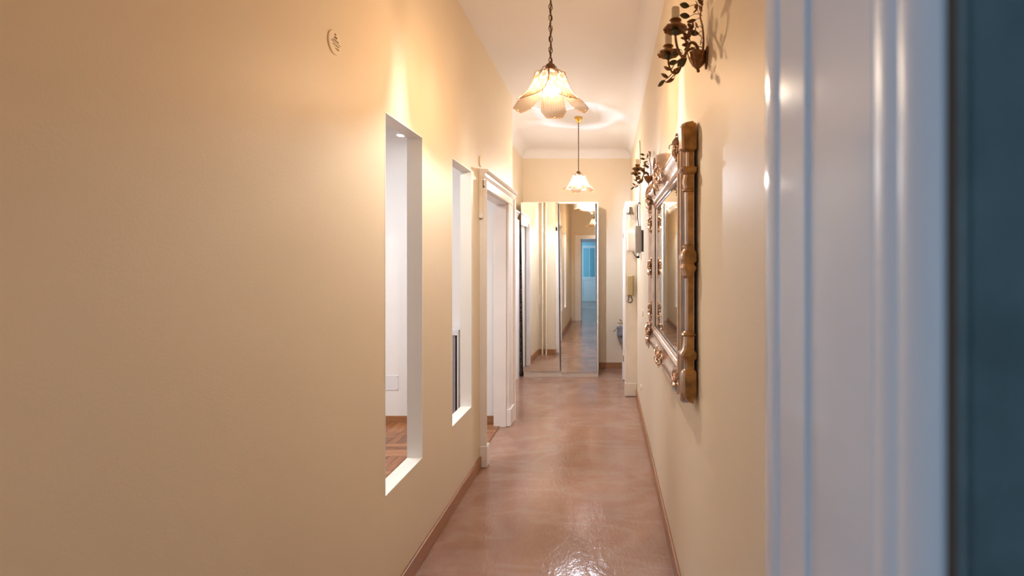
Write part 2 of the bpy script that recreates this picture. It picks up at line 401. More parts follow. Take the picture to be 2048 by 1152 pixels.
# ------------------------------------------------------------------ side room
RX0, RY0, RY1, RH = -3.2, 0.7, 4.75, 2.78
struct('wall_side_room_end', B(RX0-0.1, XL-TW, RY1, YE-0.02, 0, HC), 'white_wall', 'white end wall of the side room seen through the openings')
struct('wall_side_room_left', B(RX0-0.1, RX0, RY0, RY1, 0, RH), 'white_wall', 'white outer wall of the side room')
struct('wall_side_room_near', B(RX0-0.1, XL-TW, RY0-0.1, RY0, 0, RH), 'white_wall', 'white near wall of the side room')
struct('wall_side_room_partition', MB().box(XL-TW-0.004, XL-TW, RY0, OP[0][0], 0, RH).box(XL-TW-0.004, XL-TW, OP[0][1], OP[1][0], 0, RH).box(XL-TW-0.004, XL-TW, OP[1][1], DY0, 0, RH)
       .box(XL-TW-0.004, XL-TW, OP[0][0], OP[0][1], 0, ZB).box(XL-TW-0.004, XL-TW, OP[1][0], OP[1][1], 0, ZB)
       .box(XL-TW-0.004, XL-TW, OP[0][0], OP[0][1], ZT, RH).box(XL-TW-0.004, XL-TW, OP[1][0], OP[1][1], ZT, RH).box(XL-TW-0.004, XL-TW, DY0, RY1, DZ, RH), 'white_wall', 'white painted back of the pierced partition')
struct('ceiling_side_room', B(RX0-0.1, XL-TW, RY0-0.1, RY1, RH, RH+0.1), 'white_wall', 'white ceiling of the side room')
skirt('baseboard_side_room', RX0, XL-TW-0.005, RY1-0.014, RY1, 'brown skirting at the foot of the side room end wall', 'skirting_x', 0.07)
pf = struct('floor_parquet', B(RX0, -1.0, RY0, RY1, 0.0002, 0.004), M['oak'][2], 'reddish brown basket weave parquet floor of the side room')
BK = 0.28; sw = BK/4
me_s = []
for mi in range(3):
    me = B(-sw/2+0.0012, sw/2-0.0012, -BK/2+0.0012, BK/2-0.0012, 0, 0.006).build('parquet_strip', M['oak'][mi])
    me.modifiers.clear(); me_s.append(me.data); bpy.data.objects.remove(me)
nx, ny = 6, 9
for i in range(nx):
    for j in range(ny):
        cx = -1.0 - BK*(i+0.5); cy = RY1-0.014 - BK*(j+0.5)
        for k in range(4):
            o = bpy.data.objects.new('parquet_strip', random.choice(me_s)); C.objects.link(o); o.parent = pf
            d = (k-1.5)*sw
            if (i+j) % 2: o.location = (cx+d, cy, 0.0035)
            else: o.location = (cx, cy+d, 0.0035); o.rotation_euler = (0, 0, PI/2)

# ------------------------------------------------------------------ doorway to the side room
d1 = sgroup('door_1', 'white moulded door frame of the open side room doorway', 'door frame', (XL, (DY0+DY1)/2, 0))
xf = -0.893
B(XL-TW-0.012, XL+0.006, DY0-0.01, DY0+0.012, 0.0, DZ).build('jamb', 'enamel', d1, bevel=0.002)
B(XL-TW-0.035, XL+0.006, DY1-0.012, DY1+0.03, 0.0, DZ).build('jamb', 'enamel', d1, bevel=0.002)
B(XL-TW-0.012, XL+0.006, DY0, DY1, DZ-0.012, DZ+0.02).build('head_lining', 'enamel', d1)
def casing(y_in, y_out, name, zt):
    # stepped moulding from the opening outwards
    s = 1 if y_out > y_in else -1
    wd = abs(y_out-y_in)
    prof = [(0, 0.0), (0, 0.028), (0.2, 0.036), (0.3, 0.036), (0.34, 0.03), (0.72, 0.036), (0.78, 0.05), (1.0, 0.052), (1.0, 0.0)]
    poly = [(XL + h, y_in + s*d*wd) for d, h in prof]
    return MB().prism(poly, 0.0, zt).build(name, 'enamel', d1)
casing(DY0+0.0, 3.70, 'casing', 2.13)
casing(DY1, 4.88, 'casing', 2.13)
B(XL, XL+0.056, 3.692, DY0+0.004, 0.004, 0.16).build('plinth_block', 'enamel', d1, bevel=0.003)
B(XL, XL+0.048, DY1-0.006, 4.885, 0.004, 0.16).build('plinth_block', 'enamel', d1, bevel=0.003)
B(XL, XL+0.030, 3.70, 4.88, DZ, 2.15).build('frieze', 'enamel', d1, bevel=0.002)
B(XL, XL+0.040, 3.70, 4.88, DZ-0.002, DZ+0.022).build('lower_bead', 'enamel', d1, bevel=0.006)
cp = [(0, 2.14), (0.034, 2.14), (0.040, 2.155), (0.044, 2.160), (0.046, 2.178), (0.060, 2.185), (0.068, 2.198), (0.070, 2.206), (0.0, 2.212)]
MB().prism([(XL+a, b) for a, b in cp], 3.685, 4.90, 'y').build('cornice', 'enamel', d1) if False else MB().loft([[(XL+a, 3.685, b) for a, b in cp], [(XL+a, 4.90, b) for a, b in cp]]).build('cornice', 'enamel', d1, bevel=0.002)
B(XL+0.0, XL+0.024, 3.672, 3.70, 1.88, 2.16).build('side_strip', 'cream_panel', d1, bevel=0.003)
B(XL+0.0, XL+0.030, 3.668, 3.70, 1.845, 1.885).build('side_strip_cap', 'enamel', d1, bevel=0.005)

# far white door on the widened part of the hall
d2 = sgroup('door_2', 'closed white door with moulded frame left of the mirrored wardrobe', 'door', (XL2, 6.25, 0))
for a, b in ((5.85, 5.95), (6.55, 6.66)):
    MB().prism([(XL2, a), (XL2+0.03, a), (XL2+0.05, a+0.02), (XL2+0.05, b-0.02), (XL2+0.055, b), (XL2, b)], 0, 2.1).build('casing', 'enamel', d2)
B(XL2-0.05, XL2-0.02, 5.94, 6.56, 0.003, 2.07).build('leaf', 'door_white', d2, bevel=0.003)
for z0, z1 in ((0.15, 0.9), (1.0, 1.95)):
    B(XL2-0.022, XL2-0.012, 6.03, 6.47, z0, z1).build('door_panel', 'door_white', d2, bevel=0.006)
B(XL2, XL2+0.03, 5.85, 6.66, 2.06, 2.16).build('frieze', 'enamel', d2)
MB().loft([[(XL2+a, 5.83, b) for a, b in cp], [(XL2+a, 6.675, b) for a, b in cp]]).build('cornice', 'enamel', d2, bevel=0.002)

# ------------------------------------------------------------------ entrance door box on the right wall
d3 = sgroup('door_3', 'projecting cream box frame of the entrance door on the right wall', 'door frame', (0.27, 5.7, 0))
B(0.203, XR, 5.70, 5.74, 0.155, 2.224).build('side_panel', 'cream_panel', d3, bevel=0.003)
B(0.197, XR-0.003, 5.69, 5.75, 0.006, 0.155).build('plinth', 'cream_panel', d3, bevel=0.004)
B(0.258, 0.262, 5.692, 5.70, 1.93, 2.15).build('groove_shade_strip', 'olive_shaded', d3)  # raised dark strip, the groove's shadow line painted as colour
B(0.203, XR, 5.74, 6.60, 2.10, 2.224).build('head', 'enamel', d3, bevel=0.003)
B(0.200, 0.230, 5.74, 5.86, 0.006, 2.12).build('casing', 'enamel', d3, bevel=0.004)
B(0.200, 0.230, 6.50, 6.60, 0.006, 2.12).build('casing', 'enamel', d3, bevel=0.004)
B(0.222, 0.262, 5.86, 6.50, 0.01, 2.10).build('leaf', 'door_white', d3, bevel=0.003)
B(0.192, 0.201, 6.50, 6.615, 0.0, 0.22).build('plinth_block', 'jamb', d3, bevel=0.003)
for z in (0.30, 1.83):
    B(0.194, 0.203, 6.22, 6.25, z, z+0.07).build('hinge', 'bronze', d3, bevel=0.002)

# ------------------------------------------------------------------ near doorway (beside the camera) and rooms behind
JX = 0.178
YW0, YW1 = 0.262, 0.552
OL = -0.70
struct('wall_near', MB().box(XL-TW-0.1, OL-0.02, 0.30, YW1, 0, HC).box(JX+0.03, XR+0.15, 0.30, YW1, 0, HC).box(OL-0.02, JX+0.03, 0.30, YW1, 2.12, HC), 'wall', 'yellow wall around the near doorway, corridor side')
struct('wall_near_back', MB().box(-2.5, OL-0.02, YW0, 0.30, 0, HC).box(JX+0.031, 1.5, YW0, 0.30, 0, HC).box(JX+0.0045, 1.5, YW0-0.002, YW0, 0, HC).box(OL-0.02, JX+0.03, YW0, 0.30, 2.12, HC), 'teal_wall', 'dark teal wall right of the near white door frame')
d4 = sgroup('door_4', 'blurred glossy white door jamb in the right foreground', 'door frame', (JX, 0.42, 0))
def jamb(s, x):
    g = lambda d: x + s*d
    # bead on the corridor edge
    pts = []
    for i in range(9):
        t = -PI/2 + PI*i/8
        pts.append((g(0.004 - 0.006*math.cos(t)), 0.547 + 0.0235*math.sin(t)))
    MB().prism(pts + [(g(0.03), 0.5705), (g(0.03), 0.5235)], 0, 2.12).build('bead', 'jamb', d4, smooth=True)
    MB().prism([(g(0.002), 0.4564), (g(0.002), 0.5235), (g(0.03), 0.5235), (g(0.03), 0.4564)], 0, 2.12).build('casing_board', 'jamb', d4, bevel=0.002)
    MB().prism([(g(0.006), 0.419), (g(0.006), 0.4564), (g(0.03), 0.4564), (g(0.03), 0.419)], 0, 2.12).build('quirk', 'jamb', d4)
    MB().prism([(g(0.0), 0.334), (g(0.0), 0.419), (g(0.03), 0.419), (g(0.03), 0.334)], 0, 2.12).build('jamb_board', 'jamb', d4, bevel=0.003)
    pts = []
    for i in range(25):
        t = i/24; y = 0.334 - t*0.066
        pts.append((g(0.001 - 0.004*abs(math.sin(t*PI*2.0))**0.7 - 0.004*math.sin(t*PI)), y))
    MB().prism(pts + [(g(0.03), 0.268), (g(0.03), 0.334)], 0, 2.12).build('stop_moulding', 'jamb_satin', d4, smooth=True)
    MB().prism([(g(0.004), 0.2625), (g(0.004), 0.268), (g(0.03), 0.268), (g(0.03), 0.2625)], 0, 2.12).build('rebate', 'cord', d4)
jamb(1, JX); jamb(-1, OL)
B(OL, JX, 0.2625, 0.5705, 2.09, 2.12).build('head', 'jamb', d4)
B(OL-0.15, OL, 0.552, 0.572, 0, 2.19).build('casing', 'enamel', d4, bevel=0.004)
B(JX+0.03, JX+0.13, 0.552, 0.568, 0, 2.19).build('casing', 'enamel', d4, bevel=0.004)
B(OL, JX+0.03, 0.552, 0.572, 2.09, 2.19).build('casing_head', 'enamel', d4, bevel=0.004)
# pearl edging between jamb and dark wall
pe = MB()
pe.tube([(JX+0.0065, 0.2585, 0.02), (JX+0.0065, 0.2585, 2.1)], 0.0016, 8)
pe.build('edge_cord', 'teal_wall', d4, smooth=True)

# rooms behind
def wall_with_hole(x0, x1, y0, y1, z1, h):   # hole = (a,b,c,d) along the long axis and z
    mb = MB(); a, b, c, d = h
    if x1-x0 < y1-y0:
        mb.box(x0, x1, y0, a, 0, z1).box(x0, x1, b, y1, 0, z1).box(x0, x1, a, b, d, z1)
        if c > 0: mb.box(x0, x1, a, b, 0, c)
    else:
        mb.box(x0, a, y0, y1, 0, z1).box(b, x1, y0, y1, 0, z1).box(a, b, y0, y1, d, z1)
        if c > 0: mb.box(a, b, y0, y1, 0, c)
    return mb
struct('wall_rear_left', wall_with_hole(-2.5, -2.4, -2.7, YW0, 3.0, (-1.95, -0.65, 0.95, 2.25)), 'pale_blue', 'pale wall with window in the room behind the camera')
struct('wall_rear_right', B(1.4, 1.5, -2.7, YW0, 0, 3.0), 'pale_blue', 'pale right wall of the room behind the camera')
struct('wall_rear_end', wall_with_hole(-2.5, 1.5, -2.85, -2.7, 3.0, (-0.85, 0.12, 0, 2.12)), 'pale_blue', 'pale end wall with doorway behind the camera')
struct('ceiling_rear', B(-2.5, 1.5, -5.7, YW0, 3.0, 3.1), 'ceiling', 'white ceiling of the rooms behind the camera')
struct('wall_rear_room_left', wall_with_hole(-2.5, -2.4, -5.6, -2.85, 3.0, (-4.85, -3.55, 0.95, 2.25)), 'pale_blue', 'pale wall with window in the farthest rear room')
struct('wall_rear_room_right', B(1.4, 1.5, -5.6, -2.85, 0, 3.0), 'pale_blue', 'pale right wall of the farthest rear room')
struct('wall_rear_room_end', B(-2.5, 1.5, -5.7, -5.6, 0, 3.0), 'blue_lit', 'farthest rear room end wall with blue light put into its colour')
def window(n, y0, y1, label):
    g = sgroup('window_%d' % n, label, 'window', (-2.45, (y0+y1)/2, 0.95))
    xa, xb = -2.48, -2.43
    B(xa, xb, y0, y1, 0.95, 1.0).build('frame_rail', 'jamb', g); B(xa, xb, y0, y1, 2.2, 2.25).build('frame_rail', 'jamb', g)
    for y in (y0, (y0+y1)/2-0.025, y1-0.05): B(xa, xb, y, y+0.05, 1.0, 2.2).build('frame_stile', 'jamb', g)
    B(-2.458, -2.452, y0+0.05, (y0+y1)/2-0.025, 1.0, 2.2).build('pane', 'pane', g)
    B(-2.458, -2.452, (y0+y1)/2+0.025, y1-0.05, 1.0, 2.2).build('pane', 'pane', g)
window(3, -1.95, -0.65, 'white window of the room behind the camera')
window(4, -4.85, -3.55, 'white window of the farthest rear room')
d5 = sgroup('door_5', 'white framed doorway with pale threshold far behind, reflected in the wardrobe', 'door frame', (-0.36, -2.77, 0))
for x in (-0.95, 0.12): B(x, x+0.10, -2.70, -2.68, 0, 2.2).build('casing', 'jamb', d5)
B(-0.95, 0.22, -2.70, -2.68, 2.12, 2.22).build('casing_head', 'jamb', d5)
B(-0.85, 0.12, -2.85, -2.70, 0.0, 0.006).build('threshold', 'plate', d5)
gd = thing('glazed_door', 'white door with glass panes in a blue-lit room, reflected in the wardrobe', 'door', (-0.62, -5.1, 0))
gd_w = 0.62
for x in (0, gd_w-0.09): B(x, x+0.09, -0.02, 0.02, 0.01, 2.08).build('stile', 'jamb', gd, local=True)
for z0, z1 in ((0.01, 0.14), (0.80, 0.92), (1.98, 2.08)): B(0.09, gd_w-0.09, -0.02, 0.02, z0, z1).build('rail', 'jamb', gd, local=True)
B(0.09, gd_w-0.09, -0.01, 0.01, 0.14, 0.80).build('door_panel', 'jamb', gd, local=True)
B(gd_w/2-0.012, gd_w/2+0.012, -0.015, 0.015, 0.92, 1.98).build('glazing_bar', 'jamb', gd, local=True)
B(0.09, gd_w/2-0.012, -0.003, 0.003, 0.92, 1.98).build('pane', 'pane', gd, local=True)
B(gd_w/2+0.012, gd_w-0.09, -0.003, 0.003, 0.92, 1.98).build('pane', 'pane', gd, local=True)
gd.location = (-1.02, -5.2, 0)

# ------------------------------------------------------------------ mirrored wardrobe
WX0, WX1, WY0, WY1, WZ = -1.126, -0.125, 6.705, 7.245, 2.344
wd = thing('mirrored_wardrobe', 'tall pale wardrobe with two mirrored doors at the corridor end', 'wardrobe', ((WX0+WX1)/2, 6.97, 0))
B(WX0, WX0+0.018, WY0, WY1, 0, WZ).build('side_panel', 'board', wd, bevel=0.001)
B(WX1-0.018, WX1, WY0, WY1, 0, WZ).build('side_panel', 'board', wd, bevel=0.001)
B(WX0+0.018, WX1-0.018, WY0, WY1, WZ-0.018, WZ).build('top_panel', 'board', wd)
B(WX0+0.018, WX1-0.018, WY0, WY1, 0.064, 0.080).build('bottom_panel', 'board', wd)
B(WX0+0.018, WX1-0.018, WY0+0.002, WY0+0.018, 0, 0.064).build('plinth', 'board', wd)
B(WX0+0.018, WX1-0.018, WY1-0.006, WY1, 0.08, WZ-0.018).build('back_panel', 'board', wd)
def leaf(x0, x1, z0, z1, rot, yc):
    cx, cz = (x0+x1)/2, (z0+z1)/2; hw, hh = (x1-x0)/2, (z1-z0)/2
    d = B(-hw, hw, -0.002, 0.016, -hh, hh).build('door', 'board', wd)
    d.matrix_parent_inverse = Matrix.Translation(-Vector(wd.location))
    d.location = (cx, yc, cz); d.rotation_euler = rot
    B(-hw+0.003, hw-0.003, -0.006, -0.0021, -hh+0.003, hh-0.003).build('mirror_pane', 'mirror', d, local=True)
    B(-hw, -hw+0.003, -0.007, -0.002, -hh, hh).build('edge_strip', 'steel', d, local=True)
    B(hw-0.003, hw, -0.007, -0.002, -hh, hh).build('edge_strip', 'steel', d, local=True)
    return d
dl = leaf(-1.142, -0.647, 0.077, 2.337, (0.0018, -0.0125, -0.0190), 6.674)
dr = leaf(-0.634, -0.151, 0.062, 2.322, (0.0060, -0.0115, -0.0015), 6.677)
# crinkled protective film along the top of the right leaf
fm = MB(); nu, nv = 34, 9
for i in range(nu+1):
    for j in range(nv+1):
        u, v = i/nu, j/nv
        xx = -0.04 + u*0.275; arch = 0.022*math.sin(u*3.2) + 0.05*u**4
        zz = 1.128 - v*(0.055 + arch + 0.012*math.sin(u*17) + 0.06*u*u)
        yy = -0.0085 - 0.004*abs(math.sin(9*u+5*v*(1+u))) - 0.003*random.random()
        fm.v.append((xx, yy, zz))
for i in range(nu):
    for j in range(nv):
        a = i*(nv+1)+j; fm.f.append((a, a+1, a+nv+2, a+nv+1))
fo = fm.build('protective_film', 'film', dr, local=True, smooth=True)

# folded board in the gap beside the wardrobe
fb = thing('folded_board', 'tall dark patterned folded board in the gap left of the wardrobe', 'folded board', (-1.165, 6.95, 0))
prof = [(6.76, 0.02), (6.75, 0.8), (6.77, 1.38), (6.80, 1.47), (6.86, 1.51), (7.0, 1.51), (7.08, 1.44), (7.1, 1.2), (7.1, 0.02)]
MB().prism(prof, -1.186, -1.158, 'x').build('board', 'lattice', fb, bevel=0.006)
for y in (6.80, 7.05):
    MB().tube([(-1.150, y, 0.0), (-1.150, y+0.02, 1.2)], 0.008, 8).build('leg', 'black', fb, smooth=True)

# ------------------------------------------------------------------ pendant lamps
def petal_profile(s):
    # (apothem, height) along the petal from top to tip
    pts = [(0.066, 0.170), (0.072, 0.145), (0.080, 0.115), (0.094, 0.085), (0.116, 0.055), (0.145, 0.030), (0.186, 0.004)]
    t = s*(len(pts)-1); i = min(int(t), len(pts)-2); f = t-i
    P = [pts[max(0, min(len(pts)-1, k))] for k in (i-1, i, i+1, i+2)]
    def cr(a, b, c, d): return 0.5*((2*b)+(c-a)*f+(2*a-5*b+4*c-d)*f*f+(3*b-a-3*c+d)*f**3)
    return cr(*[p[0] for p in P]), cr(*[p[1] for p in P])
def petal_half(s):
    if s < 0.84: return 0.046 + (0.066-0.046)*(s/0.84)
    return 0.066 - (0.066-0.040)*((s-0.84)/0.16)
def pendant(name, label, loc, rot, drop, bulbmat, chain):
    L = thing(name, label, 'pendant lamp', loc, 'pendant lamps in the corridor')
    ns, nt_ = 28, 8
    me = bpy.data.meshes.new('glass_petal'); vs = []; fs = []; uvs = []
    for i in range(ns+1):
        s = i/ns; r, z = petal_profile(s); h = petal_half(s)
        for j in range(nt_+1):
            t = -1+2*j/nt_; vs.append((r - 0.006*t*t*(1-s), t*h, z)); uvs.append((0.5+0.5*t*h/0.066, s))
    for i in range(ns):
        for j in range(nt_):
            a = i*(nt_+1)+j; fs.append((a, a+1, a+nt_+2, a+nt_+1))
    me.from_pydata(vs, [], fs); ul = me.uv_layers.new(name='uv')
    for lp in me.loops: ul.data[lp.index].uv = uvs[lp.vertex_index]
    me.polygons.foreach_set('use_smooth', [True]*len(me.polygons)); me.materials.append(M['petal']); me.update()
    # rim outline
    per = [j for j in range(nt_+1)] + [i*(nt_+1)+nt_ for i in range(1, ns+1)] + [ns*(nt_+1)+j for j in range(nt_-1, -1, -1)] + [i*(nt_+1) for i in range(ns-1, 0, -1)]
    rm = MB(); loop = [Vector(vs[k]) for k in per]; rings = []
    n = len(loop)
    for k in range(n):
        d = (loop[(k+1) % n]-loop[k-1]).normalized(); nr = Vector((0.6, 0, 0.8)); a = d.cross(nr).normalized(); c = a.cross(d)
        rings.append([loop[k] + (a*math.cos(q)+c*math.sin(q))*0.0014 for q in (0.78, 2.35, 3.92, 5.5)])
    rm.loft(rings + [rings[0]], True, False)
    rim_me = None
    for k in range(5):
        a = rot + 2*PI*k/5
        p = bpy.data.objects.new('glass_petal', me); C.objects.link(p); p.parent = L; p.rotation_euler = (0, 0, a)
        sd = p.modifiers.new('thickness', 'SOLIDIFY'); sd.thickness = 0.003; sd.offset = 0
        if rim_me is None:
            ro = rm.build('petal_rim', 'rim', p, local=True, smooth=True); rim_me = ro.data
            co = MB().sphere((0.184, 0, 0.006), 0.0055, 10, 6).build('clip', 'brass', p, local=True, smooth=True); clip_me = co.data
            hk = MB().tube(bez([(0.020, 0.0, 0.190), (0.042, 0.0, 0.196), (0.060, 0, 0.180), (0.069, 0, 0.158), (0.076, 0, 0.150)], 6), 0.0016, 6).build('hook', 'bronze', p, local=True, smooth=True); hook_me = hk.data
        else:
            for nm, dm in (('petal_rim', rim_me), ('clip', clip_me), ('hook', hook_me)):
                q = bpy.data.objects.new(nm, dm); C.objects.link(q); q.parent = p
    # short wire rods joining neighbouring petals
    rr, hz = petal_profile(0.80); hw = petal_half(0.80)
    def edge(k, sg):
        t = rot + 2*PI*k/5
        return (rr*math.cos(t) - sg*hw*math.sin(t), rr*math.sin(t) + sg*hw*math.cos(t), hz)
    for k in range(5):
        MB().tube([edge(k, 1), edge(k+1, -1)], 0.0013, 6).build('wire_rod', 'wire', L, local=True, smooth=True)
    MB().lathe([(0.004, 0.232), (0.007, 0.226), (0.012, 0.222), (0.022, 0.214), (0.027, 0.203), (0.026, 0.196), (0.030, 0.192), (0.030, 0.187), (0.020, 0.184)], n=28).build('cap', 'bronze', L, local=True, smooth=True)
    MB().lathe([(0.010, 0.186), (0.010, 0.176), (0.0145, 0.172), (0.0145, 0.135), (0.012, 0.132)], n=16).build('socket', 'brass', L, local=True, smooth=True)
    MB().lathe([(0.001, 0.058), (0.006, 0.061), (0.011, 0.068), (0.0135, 0.078), (0.0135, 0.088), (0.012, 0.098), (0.010, 0.104), (0.002, 0.105)], n=20).build('bulb', bulbmat, L, local=True, smooth=True)
    MB().lathe([(0.004, 0.1052), (0.0215, 0.1055), (0.0215, 0.110), (0.018, 0.124), (0.013, 0.136)], n=24).build('bulb_light_shield', 'plate', L, local=True, smooth=True)  # added wide collar, sized to block upward light to the ceiling
    # canopy at the ceiling
    c = drop
    MB().lathe([(0.004, c-0.070), (0.009, c-0.070), (0.012, c-0.060), (0.024, c-0.052), (0.028, c-0.042), (0.033, c-0.036), (0.036, c-0.022), (0.046, c-0.018), (0.047, c-0.010), (0.046, c-0.0006), (0.03, c-0.0003)], n=28).build('canopy', 'brass', L, local=True, smooth=True)
    zt, zb = c-0.066, 0.228
    if chain:
        lk = MB(); nlk = 28; lh, lw, lr = 0.0155, 0.0082, 0.0022; rings = []
        for k in range(20):
            t = 2*PI*k/20; sx, sz = math.cos(t), math.sin(t)
            px = lw*sx; pz = lh*math.copysign(abs(sz)**0.75, sz)
            nrm = Vector((sx, 0, sz)).normalized()
            rings.append([Vector((px, 0, pz)) + (nrm*math.cos(q) + Vector((0,1,0))*math.sin(q))*lr for q in (0, 1.05, 2.09, 3.14, 4.19, 5.24)])
        lk.loft(rings+[rings[0]], True, False)
        o0 = lk.build('chain_link', 'bronze', L, local=True, smooth=True)
        pitch = 0.0265; cnt = int((zt-zb)/pitch)
        for k in range(cnt+1):
            o = o0 if k == 0 else bpy.data.objects.new('chain_link', o0.data)
            if k: C.objects.link(o); o.parent = L
            o.location = (0, 0, zb+0.008+k*(zt-zb-0.01)/cnt); o.rotation_euler = (0, 0, 0.35 + (PI/2)*(k % 2) + 0.08*math.sin(k*1.7))
        pts = [(0.0035*math.sin(k*0.9), 0.0035*math.cos(k*0.9), zb-0.004 + (zt-zb+0.004)*k/60) for k in range(61)]
        MB().tube(pts, 0.0032, 6).build('cord', 'cord', L, local=True, smooth=True)
    else:
        for ph in (0, PI):
            pts = [(0.0030*math.cos(k*0.55+ph), 0.0030*math.sin(k*0.55+ph), zb-0.004 + (zt-zb+0.004)*k/110) for k in range(111)]
            MB().tube(pts, 0.0030, 6).build('twisted_cord', 'cord', L, local=True, smooth=True)
    return L
# rot: a petal pointing straight down the hall for the near lamp
pendant('pendant_lamp', 'large amber glass petal pendant lamp hanging nearest, on a bronze chain', (-0.283, 2.486, 2.280), PI/2, HC-2.280, 'bulb1', True)
pendant('pendant_lamp', 'small looking farther petal pendant lamp with brass canopy above the wardrobe', (-0.328, 5.65, 2.338), -PI/2-0.38, HC-2.338, 'bulb2', False)

# ------------------------------------------------------------------ wall sconces
def leaf_mesh(m, ln=0.034, wd_=0.019, curl=0.25):
    mb = MB(); n = 8; th = 0.0012
    up = []; dn = []
    for i in range(n+1):
        s = i/n; h = wd_/2*math.sin(PI*min(1, s*0.94+0.05))**0.8
        z = curl*ln*s*s
        up.append([(s*ln, -h, z+h*0.3), (s*ln, 0, z), (s*ln, h, z+h*0.3), (s*ln, h, z+h*0.3-th), (s*ln, 0, z-th), (s*ln, -h, z+h*0.3-th)])
    mb.loft(up)
    o = mb.build('leaf', m, None, smooth=True); d = o.data; bpy.data.objects.remove(o); return d
LG, LB = leaf_mesh('leaf_green'), leaf_mesh('leaf_brown', 0.030, 0.013, 0.4)
def flower_mesh():
    mb = MB()
    for k in range(5):
        a = 2*PI*k/5; ca, sa = math.cos(a), math.sin(a)
        rings = []
        for i in range(6):
            s = i/5; h = 0.0065*math.sin(PI*(0.12+0.8*s))
            r = 0.003+0.016*s; z = 0.010*s*s
            rings.append([(r*ca-t*h*sa, r*sa+t*h*ca, z+dz) for t, dz in ((-1, 0), (0, -0.002), (1, 0), (1, -0.001), (0, -0.003), (-1, -0.001))])
        mb.loft(rings)
    mb.sphere((0, 0, 0.001), 0.004, 8, 5)
    o = mb.build('flower', 'leaf_brown', None, smooth=True); d = o.data; bpy.data.objects.remove(o); return d
FL = flower_mesh()
